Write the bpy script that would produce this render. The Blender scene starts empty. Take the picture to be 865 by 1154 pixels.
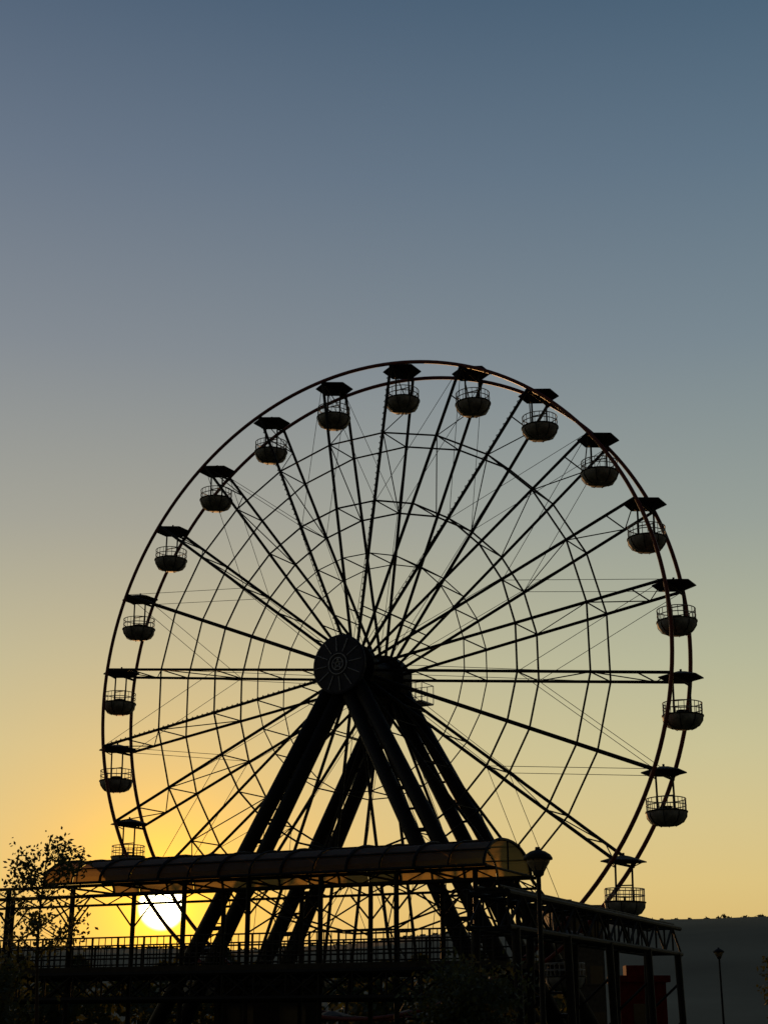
import bpy, math, random
from mathutils import Vector, Matrix
random.seed(7)
EYE=1.6
S=bpy.context.scene
def s2l(c):
    return tuple(((v/255)/12.92 if v/255<=0.04045 else ((v/255+0.055)/1.055)**2.4) for v in c)

# ------------------------------------------------------------ materials
def mat(name,col,rough=0.6,metal=0.0,noise=0.25,scale=4.0,spec=0.5):
    m=bpy.data.materials.new(name); m.use_nodes=True
    nt=m.node_tree; b=nt.nodes['Principled BSDF']
    tc=nt.nodes.new('ShaderNodeTexCoord'); n=nt.nodes.new('ShaderNodeTexNoise')
    n.inputs['Scale'].default_value=scale; n.inputs['Detail'].default_value=6
    nt.links.new(tc.outputs['Object'],n.inputs['Vector'])
    r=nt.nodes.new('ShaderNodeValToRGB')
    r.color_ramp.elements[0].position=0.3; r.color_ramp.elements[1].position=0.7
    r.color_ramp.elements[0].color=(*[v*(1-noise) for v in col],1)
    r.color_ramp.elements[1].color=(*[min(1,v*(1+noise)) for v in col],1)
    nt.links.new(n.outputs['Fac'],r.inputs['Fac']); nt.links.new(r.outputs['Color'],b.inputs['Base Color'])
    b.inputs['Roughness'].default_value=rough; b.inputs['Metallic'].default_value=metal
    b.inputs['Specular IOR Level'].default_value=spec
    return m
def trans_mat(name,col,tcol,fac):
    m=mat(name,col,0.7); nt=m.node_tree
    b=nt.nodes['Principled BSDF']; o=nt.nodes['Material Output']
    t=nt.nodes.new('ShaderNodeBsdfTranslucent'); t.inputs['Color'].default_value=(*tcol,1)
    mx=nt.nodes.new('ShaderNodeMixShader'); mx.inputs[0].default_value=fac
    nt.links.new(b.outputs[0],mx.inputs[1]); nt.links.new(t.outputs[0],mx.inputs[2]); nt.links.new(mx.outputs[0],o.inputs['Surface'])
    return m
M_steel=mat('dark_steel_paint',(0.016,0.016,0.018),0.7,spec=.2)
M_rim=mat('rim_paint',(0.14,0.022,0.014),0.5,spec=.4)
M_leg=mat('leg_paint',(0.012,0.012,0.015),0.65,spec=.2)
M_can=mat('gondola_roof_paint',(0.028,0.028,0.032),0.7,spec=.2)
M_tub=mat('gondola_shell_paint',(0.22,0.225,0.24),0.7,noise=.7,scale=2.6,spec=.15)
M_rail=mat('gondola_rail_paint',(0.3,0.31,0.33),0.6,spec=.2)
M_disc=mat('hub_disc_paint',(0.03,0.034,0.06),0.6,spec=.2)
M_pale=mat('pale_paint',(0.32,0.34,0.42),0.6)
M_poly=trans_mat('polycarbonate_sheet',(0.05,0.05,0.045),(0.66,0.42,0.12),0.38)
M_leaf=trans_mat('leaf',(0.04,0.055,0.018),(0.08,0.08,0.012),0.3)
M_bark=mat('bark',(0.05,0.035,0.025),0.9,scale=12,spec=.1)
M_conc=mat('concrete',(0.2,0.19,0.18),0.9,spec=.1)
M_deck=mat('deck_planks',(0.05,0.045,0.04),0.9,spec=.1)
M_asph=mat('asphalt',(0.05,0.05,0.052),0.9,scale=2)
M_grass=mat('grass_ground',(0.05,0.065,0.025),0.95,scale=0.3,spec=.1)
M_hill=mat('hill_scrub_haze',(0.19,0.18,0.135),0.95,scale=0.02,spec=.1)  # scrub colour lightened, distance haze is put into the base colour
M_win=mat('window_glass',(0.03,0.035,0.04),0.1)
M_red=mat('red_paint',(0.15,0.015,0.012),0.9,spec=.1)
M_glass=trans_mat('lamp_glass',(0.3,0.26,0.2),(0.6,0.42,0.2),0.4)

# ------------------------------------------------------------ mesh builder
class MB:
    def __init__(s): s.v=[];s.f=[]
    def tube(s,p,q,r,n=6,r2=None,cap=True):
        p=Vector(p);q=Vector(q);d=q-p
        if d.length<1e-6:return
        d.normalize();a=d.orthogonal().normalized();b=d.cross(a)
        r2=r if r2 is None else r2;k=len(s.v)
        for c,rr in((p,r),(q,r2)):
            for i in range(n):
                t=2*math.pi*(i+.5)/n; s.v.append(c+a*(rr*math.cos(t))+b*(rr*math.sin(t)))
        for i in range(n):
            j=(i+1)%n; s.f.append((k+i,k+j,k+n+j,k+n+i))
        if cap: s.f.append(tuple(k+i for i in range(n))[::-1]); s.f.append(tuple(k+n+i for i in range(n)))
    def path(s,pts,r,n=6,closed=False):
        m=len(pts);k=len(s.v);pts=[Vector(p) for p in pts]
        for i,p in enumerate(pts):
            if closed: d=pts[(i+1)%m]-pts[i-1]
            else: d=pts[min(i+1,m-1)]-pts[max(i-1,0)]
            d.normalize(); up=Vector((0,0,1)) if abs(d.z)<.999 else Vector((1,0,0))
            if closed: up=s.refn if hasattr(s,'refn') else up
            a=d.cross(up).normalized();b=d.cross(a)
            rr=r[i] if isinstance(r,(list,tuple)) else r
            for j in range(n):
                t=2*math.pi*(j+.5)/n; s.v.append(p+a*(rr*math.cos(t))+b*(rr*math.sin(t)))
        for i in range(m if closed else m-1):
            for j in range(n):
                i2=(i+1)%m;j2=(j+1)%n
                s.f.append((k+i*n+j,k+i*n+j2,k+i2*n+j2,k+i2*n+j))
    def box(s,c,ax,ay,az):
        c=Vector(c);k=len(s.v)
        for x in(-1,1):
            for y in(-1,1):
                for z in(-1,1): s.v.append(c+Vector(ax)*x+Vector(ay)*y+Vector(az)*z)
        for f in((0,1,3,2),(4,6,7,5),(0,4,5,1),(2,3,7,6),(0,2,6,4),(1,5,7,3)): s.f.append(tuple(k+i for i in f))
    def abox(s,x0,x1,y0,y1,z0,z1):
        s.box(((x0+x1)/2,(y0+y1)/2,(z0+z1)/2),((x1-x0)/2,0,0),(0,(y1-y0)/2,0),(0,0,(z1-z0)/2))
    def lathe(s,prof,n=24,M=Matrix(),off=0.0):
        k=len(s.v)
        for r,z in prof:
            for i in range(n):
                t=2*math.pi*i/n+off; s.v.append(M@Vector((r*math.cos(t),r*math.sin(t),z)))
        for a in range(len(prof)-1):
            for i in range(n):
                j=(i+1)%n; s.f.append((k+a*n+i,k+a*n+j,k+(a+1)*n+j,k+(a+1)*n+i))
    def leaf(s,p,sz):
        a=Vector((random.gauss(0,1),random.gauss(0,1),random.gauss(0,1))).normalized();b=a.orthogonal().normalized()
        k=len(s.v);w=.5*sz
        s.v+= [p-a*sz*.6,p+b*w*.7,p+a*sz*.6,p-b*w*.7]; s.f.append((k,k+1,k+2,k+3))
    def obj(s,name,m,parent=None,smooth=False):
        me=bpy.data.meshes.new(name);me.from_pydata([tuple(v) for v in s.v],[],s.f);me.materials.append(m)
        if smooth: me.polygons.foreach_set('use_smooth',[True]*len(me.polygons))
        me.update()
        o=bpy.data.objects.new(name,me);S.collection.objects.link(o)
        if parent:o.parent=parent
        return o
def empty(name,loc=(0,0,0)):
    o=bpy.data.objects.new(name,None);S.collection.objects.link(o);o.location=loc;return o

# ------------------------------------------------------------ ferris wheel
YAW=0.5377
RV=Vector((math.cos(YAW),-math.sin(YAW),0)); NV=Vector((-math.sin(YAW),-math.cos(YAW),0)); UP=Vector((0,0,1))
C=Vector((-0.7262,71.4716,16.2193+EYE)); R=16.0; W=1.15
fw=empty('ferris_wheel')
def wp(a,r,n): return C+RV*(r*math.cos(a))+UP*(r*math.sin(a))+NV*n
A0=math.radians(90)-0.1215; NG=24
ang=[A0-math.radians(15)*i for i in range(NG)]
rim=MB();rim.refn=NV
for n in(-W,W):
    rim.path([wp(2*math.pi*i/192,R,n) for i in range(192)],0.095,8,True)
rim.obj('rim_tubes',M_rim,fw,True)
ring=MB();ring.refn=NV
for rr,t,nn in((.765,.048,W),(.54,.05,W),(.37,.03,W)):
    for i in range(NG):
        for s in(-1,1):
            ring.tube(wp(ang[i],R*rr,s*nn),wp(ang[i-1],R*rr,s*nn),t,5)
ring.obj('stiffening_rings',M_steel,fw)
sp=MB();cab=MB();bul=MB()
for i,a in enumerate(ang):
    for s in(-1,1):
        sp.tube(wp(a,.9,s*1.35),wp(a,R-.05,s*W),.08,6)
    rs=[.2,.37,.54,.765,.9,1.0]
    for k,rr in enumerate(rs):
        sp.tube(wp(a,R*rr,-W),wp(a,R*rr,W),.035,5)
    for k in range(2,len(rs)-1):
        s=1 if k%2 else -1
        sp.tube(wp(a,R*rs[k],s*W),wp(a,R*rs[k+1],-s*W),.028,4)
    a2=ang[(i+1)%NG]
    for s in(-1,1):
        if i%2: cab.tube(wp(a,R,s*W),wp(a2,R*.54,s*W),.014,4)
        else: cab.tube(wp(a2,R,s*W),wp(a,R*.54,s*W),.014,4)
        if i%2: cab.tube(wp(a,1.2,s*1.3),wp(a2,R*.765,s*W),.014,4)
    if i in(0,2,17,22):   # festoon light string wound along the spoke
        t_=RV*math.cos(a)+UP*math.sin(a); q_=NV.cross(t_)
        prev=None
        for k in range(86):
            rr=1.9+k*.16; p=wp(a,rr,1.35-rr/R*.2)+q_*(.10 if k%2 else -.10)+NV*.08
            if prev is not None: bul.tube(prev,p,.016,4)
            prev=p
sp.obj('spokes',M_steel,fw);cab.obj('tension_cables',M_steel,fw);bul.obj('light_strings',M_steel,fw)
# hub
ROT=Matrix.Translation(C)@Matrix(((RV.x,0,NV.x),(RV.y,0,NV.y),(RV.z,1,NV.z))).to_4x4()
hub=MB()
hub.lathe([(0,-2.9),(.6,-2.9),(.6,-1.9),(1.25,-1.9),(1.25,-1.2),(.85,-1.1),(.85,1.1),(1.25,1.2),(1.25,1.6),(.6,1.6),(.6,2.6)],32,ROT)
hub.obj('hub_drum',M_leg,fw)
d=MB();d.lathe([(0,2.6),(1.42,2.6),(1.45,2.66),(1.45,2.78),(1.38,2.82),(0,2.86)],48,ROT);d.obj('hub_front_disc',M_disc,fw)
d=MB();d.refn=NV
for k in range(12):
    a=2*math.pi*k/12+.1; d.tube(wp(a,.62,2.87),wp(a,1.3,2.85),.024,4)
for r_ in(.5,.3): d.path([wp(2*math.pi*i/32,r_,2.88) for i in range(32)],.03,4,True)
for k in range(5):
    a=math.pi/2+4*math.pi*k/5; a2=math.pi/2+4*math.pi*(k+1)/5; d.tube(wp(a,.28,2.88),wp(a2,.28,2.88),.02,4)
d.obj('hub_disc_lights',M_pale,fw)
# A-frames
leg=MB();plate=MB()
for s,apn,spl,T in((1,2.2,1.0,9.9),(-1,2.4,.7,9.7)):
    ap=C+NV*(s*apn)
    for t in(-1,1):
        foot=C+NV*(s*(apn+spl))+RV*(t*T); foot.z=0
        side=RV*(1.0)*t
        P=[];Q=[]
        for e in(-1,1):
            p0=ap+side*(.36*e)+UP*(-.2); p1=foot+side*(.82*e)
            leg.tube(p0,p1,.35,12,.38); P.append(p0);Q.append(p1)
        for k in range(1,9):
            f=k/9; plate.tube(P[0].lerp(Q[0],f),P[1].lerp(Q[1],f),.11,6)
            f2=(k-.5)/9; plate.tube(P[0].lerp(Q[0],f2),P[1].lerp(Q[1],f2),.06,5)
        plate.box(foot+UP*.2,RV*1.5,NV*.7,UP*.2)
    plate.box(ap+UP*(-.1),RV*.85,NV*.35,UP*.7)
leg.obj('support_legs',M_leg,fw,True);plate.obj('leg_braces',M_leg,fw)
mp=MB();mc=C-NV*3.0+RV*.9-UP*1.0
mp.box(mc,RV*.7,NV*.6,UP*.04)
for ex in(-.7,-.35,0,.35,.7):
    for ey in(-.6,.6): mp.tube(mc+RV*ex+NV*ey,mc+RV*ex+NV*ey+UP*.95,.02,4)
for h in(.5,.95):
    for ey in(-.6,.6): mp.tube(mc-RV*.7+NV*ey+UP*h,mc+RV*.7+NV*ey+UP*h,.02,4)
    for ex in(-.7,.7): mp.tube(mc+RV*ex-NV*.6+UP*h,mc+RV*ex+NV*.6+UP*h,.02,4)
mp.tube(mc,C-NV*2.6-UP*.9,.08)
mp.obj('hub_maintenance_platform',M_pale,fw)

def circ(r,z,n,off=0): return [Vector((r*math.cos(2*math.pi*i/n+off),r*math.sin(2*math.pi*i/n+off),z)) for i in range(n)]
g=MB()
g.lathe([(0,.26),(.3,.22),(.98,.02),(1.0,-.03),(.97,-.03),(.9,.0),(.1,.1)],6,off=math.pi/6)
g.tube((0,0,.2),(0,0,.36),.05,6)
me_roof=g.obj('tmp_roof',M_can).data
g=MB()
for x in(-.38,.38): g.tube((x,0,.05),(x,0,-1.95),.045,6)
g.tube((0,-W,-.14),(0,W,-.14),.06,8)
for x in(-.38,.38):
    for y in(-1,1): g.tube((x,0,-.25),(x*1.9,y*.45,.0),.025,5)
g.tube((-.38,0,-1.0),(.38,0,-1.0),.03)
g.tube((0,0,-2.2),(0,0,-1.5),.05,8)
g.lathe([(0,-1.5),(.28,-1.5),(.28,-1.46),(0,-1.46)],12)
me_frame=g.obj('tmp_frame',M_steel).data
g=MB();N=22;g.refn=UP
for z in(-1.15,-1.42): g.path(circ(.84,z,N*2),.024,5,True)
for p in circ(.84,-1.15,N): g.tube(p,(p.x*.99,p.y*.99,-1.75),.016,4)
me_rail=g.obj('tmp_rail',M_rail).data
g=MB()
g.lathe([(.80,-1.72),(.87,-1.68),(.87,-1.76),(.83,-1.93),(.68,-2.14),(.42,-2.26),(0,-2.29)],20)
g.lathe([(.80,-1.72),(.76,-1.95),(.55,-2.12),(0,-2.15)],20)
g.lathe([(.80,-1.66),(.55,-1.74),(.52,-2.08)],20)
me_tub=g.obj('tmp_tub',M_tub,None,True).data
g=MB();g.refn=UP
g.path(circ(.875,-1.70,40),.035,5,True)
for p in circ(.86,-1.9,8,.2): g.path([(p.x*1.01,p.y*1.01,-1.72),(p.x*.985,p.y*.985,-1.93),(p.x*.81,p.y*.81,-2.15),(p.x*.5,p.y*.5,-2.27)],.02,4)
me_band=g.obj('tmp_band',M_steel).data
for n_ in('tmp_roof','tmp_frame','tmp_rail','tmp_tub','tmp_band'): bpy.data.objects.remove(bpy.data.objects[n_])
for i,a in enumerate(ang):
    if i==15: continue      # cabin left out to keep the sun clear, where glare would swallow it
    e=empty('gondola_%d'%(i+1));e.parent=fw;e.location=wp(a,R,0)
    e.rotation_euler=(math.radians(random.uniform(-1.5,1.5)),math.radians(random.uniform(-1.5,1.5)),-YAW)
    for nm,me in(('roof',me_roof),('frame',me_frame),('railing',me_rail),('tub',me_tub),('tub_trim',me_band)):
        o=bpy.data.objects.new('gondola_%s_%d'%(nm,i+1),me);S.collection.objects.link(o);o.parent=e

# ------------------------------------------------------------ covered platform
cp=empty('covered_platform')
A=Vector((3.1,47,0)); L=Vector((-.907,.42,0)).normalized(); Mv=Vector((.42,.907,0)).normalized()
LEN=16.7; WD=4.3; EV=4.68+EYE; RISE=.95; DECK=1.75+EYE; LX=11
def cpp(l,m,z): return A+L*l+Mv*m+UP*z
def vault(l,t,dr=0):
    th=math.pi*t; return cpp(l,WD/2-(WD/2+dr)*math.cos(th),EV+(RISE+dr)*math.sin(th))
NB=14;NT=14
v=MB()
for b in range(NB):
    l0=LEN*b/NB+.03;l1=LEN*(b+1)/NB-.03
    for k in range(NT):
        q=[vault(l0,k/NT),vault(l1,k/NT),vault(l1,(k+1)/NT),vault(l0,(k+1)/NT)]
        j=len(v.v);v.v+=q;v.f.append((j,j+1,j+2,j+3))
v.obj('roof_panels',M_poly,cp,True)
v=MB()
for b in range(NB+1):
    l=LEN*b/NB; v.path([vault(l,k/16,.03) for k in range(17)],.055 if b%2==0 else .035,5)
    if b%2==0:
        v.tube(cpp(l,0,EV),cpp(l,WD,EV),.04); v.tube(cpp(l,WD/2,EV),cpp(l,WD/2,EV+RISE),.03)
for t in(0,.18,.36,.64,.82,1): v.tube(vault(-.1,t,.02),vault(LEN+.1,t,.02),.05 if t in(0,1) else .028,5)
v.obj('roof_ribs',M_steel,cp)
v=MB()
for m in(0.25,WD-.25):
    v.tube(cpp(-.3,m,EV-.08),cpp(LEN+LX,m,EV-.08),.06); v.tube(cpp(-.3,m,EV-.42),cpp(LEN+LX,m,EV-.42),.05)
    n_=36
    for k in range(n_):
        l0=-.3+(LEN+LX+.3)*k/n_;l1=-.3+(LEN+LX+.3)*(k+1)/n_
        v.tube(cpp(l0,m,EV-.08 if k%2 else EV-.42),cpp(l1,m,EV-.42 if k%2 else EV-.08),.025,4)
    for l in(.4,3.1,5.8,8.5,(11.0 if m<1 else 11.7),15.6,18.4,21.2,24.0,27.2):
        v.tube(cpp(l,m,0),cpp(l,m,EV-.05),.09,8)
        if not 10<l<15:
            for e in(-1,1): v.tube(cpp(l,m,EV-1.3),cpp(l+e*.8,m,EV-.4),.035,5)
    for l0,l1 in((.4,3.1),(5.8,8.5),(18.4,21.2),(24.0,27.2)):
        v.tube(cpp(l0,m,DECK+1.1),cpp(l1,m,EV-.42),.03,5);v.tube(cpp(l1,m,DECK+1.1),cpp(l0,m,EV-.42),.03,5)
v.obj('posts_and_eave_trusses',M_steel,cp)
v=MB();v.box(cpp((LEN+LX)/2,WD/2,DECK),L*((LEN+LX)/2+.3),Mv*(WD/2+.2),UP*.09);v.obj('deck',M_deck,cp)
v=MB()
for m in(-.2,WD+.2):
    v.tube(cpp(-.3,m,DECK-.15),cpp(LEN+LX+.3,m,DECK-.15),.08);v.tube(cpp(-.3,m,DECK-.95),cpp(LEN+LX+.3,m,DECK-.95),.08)
    n_=24
    for k in range(n_):
        l0=-.3+(LEN+LX+.6)*k/n_;l1=-.3+(LEN+LX+.6)*(k+1)/n_
        v.tube(cpp(l0,m,DECK-.15),cpp(l1,m,DECK-.95),.035,5);v.tube(cpp(l1,m,DECK-.15),cpp(l0,m,DECK-.95),.035,5);v.tube(cpp(l0,m,DECK-.15),cpp(l0,m,DECK-.95),.035,5)
for h in(.35,.7,1.05):
    for m in(-.15,WD+.15): v.tube(cpp(-.3,m,DECK+h),cpp(LEN+LX,m,DECK+h),.03)
for k in range(108):
    for m in(-.15,WD+.15): v.tube(cpp(-.3+(LEN+LX+.3)*k/107,m,DECK),cpp(-.3+(LEN+LX+.3)*k/107,m,DECK+1.05),.018 if k%4 else .04,4)
v.obj('deck_truss_and_railing',M_steel,cp)

# ------------------------------------------------------------ elevated track (truss) to the right
et=empty('elevated_ride_track')
P0=Vector((2.9,42.77,0));P1=Vector((10.9,59.8,0));D=(P1-P0).normalized();Nn=Vector((D.y,-D.x,0));TL=(P1-P0).length
ZT=3.5+EYE;ZB=ZT-.95
v=MB();n_=16
for m in(-.6,.6):
    for z in(ZT,ZB): v.tube(P0+Nn*m+UP*z,P1+Nn*m+UP*z,.09,8)
    for k in range(n_):
        a_=P0+D*(TL*k/n_)+Nn*m;b_=P0+D*(TL*(k+1)/n_)+Nn*m
        v.tube(a_+UP*(ZT if k%2 else ZB),b_+UP*(ZB if k%2 else ZT),.045,5); v.tube(a_+UP*ZT,a_+UP*ZB,.035,5)
for k in range(n_+1):
    a_=P0+D*(TL*k/n_)
    for z in(ZT,ZB): v.tube(a_-Nn*.6+UP*z,a_+Nn*.6+UP*z,.04,5)
for m in(-.35,.35): v.tube(P0+Nn*m+UP*(ZT+.16),P1+Nn*m+UP*(ZT+.16),.05,8)
for k in range(n_*2): 
    a_=P0+D*(TL*k/n_/2); v.box(a_+UP*(ZT+.1),Nn*.5,D*.05,UP*.03)
v.obj('track_truss',M_steel,et)
v=MB()
for f in(.03,.27,.5,.75,.97):
    a_=P0+D*(TL*f)
    for m in(-.6,.6):
        v.tube(a_+Nn*m+UP*ZB,a_+Nn*m*1.15,.13,10)
    for z in(.6,2.0): v.tube(a_+Nn*-.66+UP*z,a_+Nn*.64+UP*(z+1.1),.05,5)
v.obj('track_columns',M_steel,et)

# ------------------------------------------------------------ street lamps
def street_lamp(x,y,h,name='street_lamp'):
    e=empty(name,(x,y,0))
    v=MB();v.lathe([(0,0),(.16,0),(.16,.3),(.09,.45),(.065,.6),(.05,h-.75),(.05,h-.62)],12)
    v.lathe([(.05,h-.62),(.11,h-.58),(.13,h-.5),(.1,h-.46)],12);v.obj('pole',M_steel,e,True)
    v=MB();v.lathe([(0,h),(.05,h),(.06,h-.06),(.16,h-.09),(.27,h-.16),(.31,h-.22),(.31,h-.26),(.2,h-.25),(0,h-.22)],20);v.obj('cap',M_steel,e,True)
    v=MB();v.lathe([(.24,h-.25),(.24,h-.32),(.12,h-.5),(0,h-.5)],12);v.obj('lantern_glass',M_glass,e)
    v=MB()
    for i in range(6):
        t=math.pi*2*i/6; v.tube((.26*math.cos(t),.26*math.sin(t),h-.24),(.12*math.cos(t),.12*math.sin(t),h-.5),.014,4)
    v.obj('lantern_frame',M_steel,e)
street_lamp(3.25,32,5.15); street_lamp(18.4,85,5.6)

# ------------------------------------------------------------ trees
def tree(name,x,y,h,cr,nleaf,lsz,spread=1.0,trunk=.1,low=.45,cl=26):
    e=empty(name,(x,y,0)); b=MB();lf=MB()
    pts=[Vector((math.sin(k*.9)*.04*h*.3,math.cos(k*1.3)*.03*h*.3,h*.92*k/8)) for k in range(9)]
    b.path(pts,[trunk*(1-.85*k/8) for k in range(9)],7)
    tips=[]
    for k in range(cl):
        f=random.uniform(low,.95); st=pts[int(f*8)].lerp(pts[min(8,int(f*8)+1)],f*8-int(f*8))
        t=random.uniform(0,6.283); ln=cr*random.uniform(.5,1.0)*(1.15-.6*abs(f-.6)/.4)
        mid=st+Vector((math.cos(t)*ln*.5,math.sin(t)*ln*.5,ln*random.uniform(.15,.4)))
        en=st+Vector((math.cos(t)*ln,math.sin(t)*ln,ln*random.uniform(.3,.9)))
        b.path([st,mid,en],[trunk*.3,trunk*.18,trunk*.06],5)
        tips+=[mid,en,st.lerp(en,.75)]
        for q in range(3):
            e2=mid.lerp(en,random.random())+Vector((random.gauss(0,.25),random.gauss(0,.25),random.uniform(0,.35)))*cr
            b.tube(mid,e2,trunk*.1,4,trunk*.03); tips.append(e2)
    for k in range(nleaf):
        p=random.choice(tips); s_=cr*.17*spread
        lf.leaf(p+Vector((random.gauss(0,s_),random.gauss(0,s_),random.gauss(0,s_))),lsz*random.uniform(.6,1.3))
    b.obj('trunk_and_limbs',M_bark,e);lf.obj('foliage',M_leaf,e)
tree('young_tree',-6.68,30,5.6,.9,1500,.085,.65,.055,.5,26)
tree('broadleaf_tree',-9.2,35,2.6,1.1,3500,.12,1.2,.08,.25)
tree('broadleaf_tree',2.2,38,2.7,1.2,4500,.13,1.2,.08,.25,30)
tree('broadleaf_tree',13.9,52,4.5,1.0,4500,.15,1.2,.1,.3)
lf=MB()
def clump(x,y,zb,zt,rw,n,sz):
    for k in range(n):
        u=random.random()*6.283;w=random.random()**.5;h=random.random()
        rr=rw*w*math.sin(math.pi*min(1,.25+.72*h))*1.1
        lf.leaf(Vector((x+rr*math.cos(u),y+rr*math.sin(u),zb+(zt-zb)*h)),sz*random.uniform(.6,1.3))
x=-40
while x<12:
    h=5.2*random.uniform(.7,1.05)+1.6; clump(x,118+random.uniform(-5,5),0,h,random.uniform(2,3.4),380,.75); x+=random.uniform(1.8,3.2)
lf.obj('distant_trees',M_leaf)

# ------------------------------------------------------------ hill, ridge trees
def ridge(az):
    k=1/(1+math.exp(-(az-math.radians(2))*22)); h=21.5+k*8.2
    return h+.3*math.sin(az*31+1)+.15*math.sin(az*83)
v=MB();NA=240;rows=[(230,0),(300,.25),(380,.75),(440,1.0),(480,1.0),(620,.6),(900,-.02)]
for i in range(NA+1):
    az=math.radians(-80+160*i/NA)
    for r_,f in rows: v.v.append(Vector((r_*math.sin(az),r_*math.cos(az),ridge(az)*f-(.5 if f<=0 else 0))))
nr=len(rows)
for i in range(NA):
    for j in range(nr-1): v.f.append((i*nr+j,(i+1)*nr+j,(i+1)*nr+j+1,i*nr+j+1))
v.obj('hill',M_hill,None,True)
lf=MB();az=-30.
while az<32:
    a_=math.radians(az);r_=445;h=ridge(a_)
    big=random.choice((.3,.8,1.0)) if az>11.5 else .35
    clump(r_*math.sin(a_),r_*math.cos(a_),h-1,h+random.uniform(.6,2.2)*big,random.uniform(1.2,3.0),60,1.0)
    az+=random.uniform(.1,.7)
lf.obj('ridge_trees',M_leaf)

# ------------------------------------------------------------ buildings
def building(name,x0,x1,y0,y1,h,fl,nw,wm):
    e=empty(name); v=MB();v.abox(x0,x1,y0,y1,0,h);v.obj('walls',wm,e)
    v=MB();v.abox(x0-.2,x1+.2,y0-.2,y1+.2,h,h+.3);v.abox(x0+.5,x0+1.6,y0+1,y0+2,h+.3,h+.8);v.obj('roof',wm,e)
    v=MB();fr=MB()
    for f in range(fl):
        z=h*(f+.35)/fl
        for k in range(nw):
            cx=x0+(x1-x0)*(k+.5)/nw; v.abox(cx-.5,cx+.5,y0-.03,y0+.02,z,z+1.3)
            fr.abox(cx-.6,cx+.6,y0-.1,y0-.035,z-.1,z-.005)
    v.obj('windows',M_win,e);fr.obj('sills',wm,e)
building('apartment_block',13.0,16.8,118,128,10.0,3,3,mat('dark_plaster',(.10,.09,.08),.9,spec=.1))
building('ticket_kiosk',-6.5,-2.5,60,62.5,3.0,1,2,M_deck)
building('ticket_kiosk',11.2,13.4,74,76.5,3.5,1,1,M_red)
# ------------------------------------------------------------ perimeter fence
v=MB()
for k in range(120):
    x=-14+k*.25; v.tube((x,34,0),(x,34,1.5),.012 if k%8 else .035,5)
for z in(.2,1.35): v.tube((-14,34,z),(15.8,34,z),.02,5)
v.obj('metal_fence',M_steel)

# ------------------------------------------------------------ ground, plaza
v=MB();n_=40
for i in range(n_+1):
    for j in range(n_+1): v.v.append(Vector((-3000+6000*i/n_,-3000+6000*j/n_,0)))
for i in range(n_):
    for j in range(n_): v.f.append((i*(n_+1)+j,(i+1)*(n_+1)+j,(i+1)*(n_+1)+j+1,i*(n_+1)+j+1))
v.obj('ground',M_grass)
v=MB();v.v=[Vector(p) for p in((-30,-8,.004),(30,-8,.004),(30,30,.004),(-30,30,.004))];v.f=[(0,1,2,3)];v.obj('pavement',M_asph)
v=MB();v.abox(-30,30,30.0,30.15,0,.12);v.obj('kerb',M_conc)

# ------------------------------------------------------------ sky
EL=math.radians(4.15);AZ=math.radians(-8.25)
SD=Vector((math.sin(AZ)*math.cos(EL),math.cos(AZ)*math.cos(EL),math.sin(EL)))
w=bpy.data.worlds.new('World');S.world=w;w.use_nodes=True;nt=w.node_tree;nt.nodes.clear()
N_=nt.nodes.new;Lk=nt.links.new
def M(op,a,b=None,c=None,clamp=False):
    n=N_('ShaderNodeMath');n.operation=op;n.use_clamp=clamp
    for i,q in enumerate((a,b,c)):
        if q is None:continue
        if isinstance(q,(int,float)):n.inputs[i].default_value=q
        else:Lk(q,n.inputs[i])
    return n.outputs[0]
def mix(fac,a,b,bt='MIX'):
    n=N_('ShaderNodeMix');n.data_type='RGBA';n.blend_type=bt;n.clamp_result=False
    for q,s in((fac,n.inputs[0]),(a,n.inputs[6]),(b,n.inputs[7])):
        if isinstance(q,(int,float)):s.default_value=q
        elif isinstance(q,tuple):s.default_value=(*q,1)
        else:Lk(q,s)
    return n.outputs[2]
def mrange(src,a,b,c,d,smooth=False):
    n=N_('ShaderNodeMapRange')
    if smooth:n.interpolation_type='SMOOTHSTEP'
    for i,q in enumerate((a,b,c,d)):n.inputs[i+1].default_value=q
    Lk(src,n.inputs[0]);return n.outputs[0]
tc=N_('ShaderNodeTexCoord');nv=N_('ShaderNodeVectorMath');nv.operation='NORMALIZE';Lk(tc.outputs['Generated'],nv.inputs[0])
sx=N_('ShaderNodeSeparateXYZ');Lk(nv.outputs[0],sx.inputs[0])
ramp=N_('ShaderNodeValToRGB');cr=ramp.color_ramp;Lk(sx.outputs['Z'],ramp.inputs['Fac'])
stops=[(0.0,(212,176,112)),(.0645,(220,190,122)),(.085,(222,196,130)),(.124,(216,198,142)),(.170,(204,196,152)),(.227,(186,186,156)),(.314,(157,163,155)),(.424,(127,139,148)),(.527,(102,119,136)),(.617,(78,99,120)),(1.0,(38,58,88))]
cr.elements[0].position=stops[0][0];cr.elements[0].color=(*s2l(stops[0][1]),1)
cr.elements[1].position=1.0;cr.elements[1].color=(*s2l(stops[-1][1]),1)
for p,c in stops[1:-1]:
    e=cr.elements.new(p);e.color=(*s2l(c),1)
dp=N_('ShaderNodeVectorMath');dp.operation='DOT_PRODUCT';Lk(nv.outputs[0],dp.inputs[0]);dp.inputs[1].default_value=SD
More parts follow.
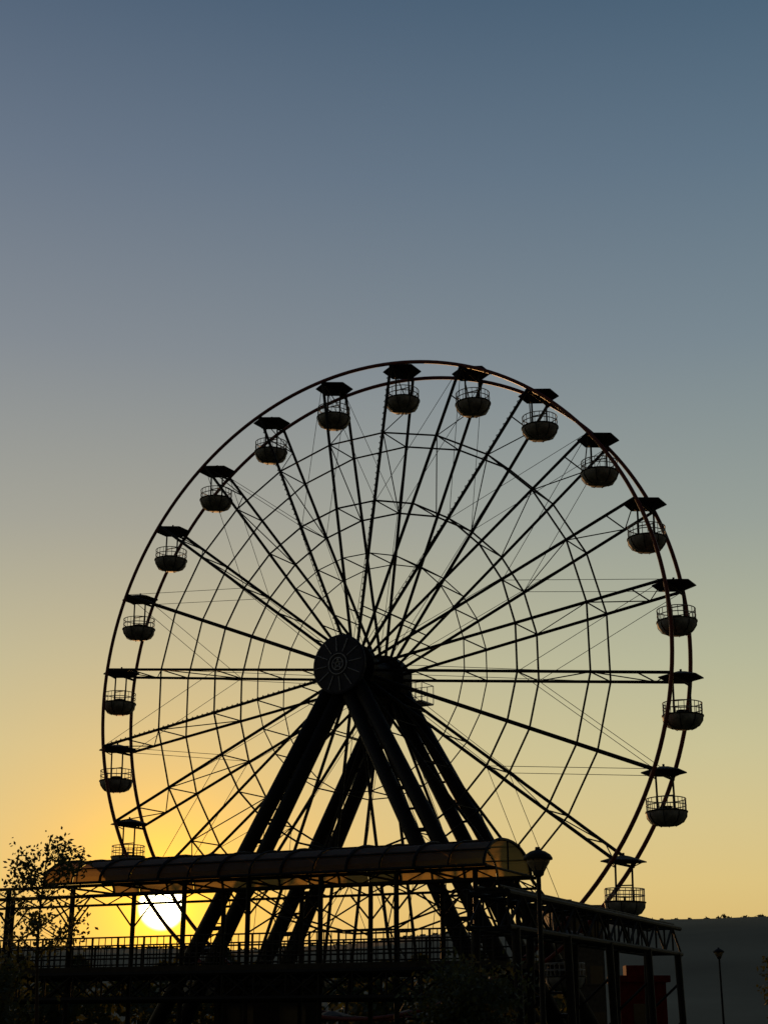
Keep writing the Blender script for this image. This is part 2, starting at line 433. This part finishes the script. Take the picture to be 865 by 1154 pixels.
deg=M('MULTIPLY',M('ARCCOSINE',M('MINIMUM',dp.outputs['Value'],1.0)),57.2958)
def ex(scale): return M('EXPONENT',M('DIVIDE',deg,-scale))
sky=N_('ShaderNodeTexSky');sky.sky_type='NISHITA';sky.sun_disc=False;sky.sun_elevation=EL;sky.sun_rotation=AZ
nis=mix(1.0,sky.outputs[0],(0.05,0.05,0.05),'MULTIPLY')
col=mix(0.05,ramp.outputs[0],nis)
tint=mix(mrange(sx.outputs['X'],-.3,.3,0,1),(1.10,1.02,1.03),(.84,.96,.98))
col=mix(mrange(sx.outputs['Z'],.15,.6,.1,1),col,mix(1.0,col,tint,'MULTIPLY'))
bkf=mrange(dp.outputs['Value'],-.3,.75,.13,1.0)
bc=N_('ShaderNodeCombineColor')
for i in range(3):Lk(bkf,bc.inputs[i])
col=mix(1.0,col,bc.outputs[0],'MULTIPLY')
col=mix(M('MULTIPLY',ex(5.5),.85),col,(.98,.50,.07))
col=mix(M('MULTIPLY',ex(1.7),1.6,clamp=True),col,(2.0,1.05,.09))
col=mix(mrange(deg,.95,.5,0,1,True),col,(14.0,12.0,6.0))
bg=N_('ShaderNodeBackground');Lk(col,bg.inputs[0]);bg.inputs[1].default_value=1.0
o=N_('ShaderNodeOutputWorld');Lk(bg.outputs[0],o.inputs[0])
sl=bpy.data.lights.new('sun','SUN');sl.energy=2.2;sl.angle=math.radians(.5);sl.color=(1,.5,.18)
so=bpy.data.objects.new('sun',sl);S.collection.objects.link(so);so.rotation_euler=SD.to_track_quat('Z','Y').to_euler()

# ------------------------------------------------------------ camera
cam=bpy.data.cameras.new('camera');co=bpy.data.objects.new('camera',cam);S.collection.objects.link(co)
co.location=(0,0,EYE);co.rotation_euler=(math.radians(90)+.3329,0,0)
cam.sensor_fit='VERTICAL';cam.sensor_height=24;cam.lens=24*1669.8/1154;cam.clip_end=8000;cam.clip_start=.1
S.camera=co
S.view_settings.view_transform='Standard';S.view_settings.look='None';S.view_settings.exposure=0
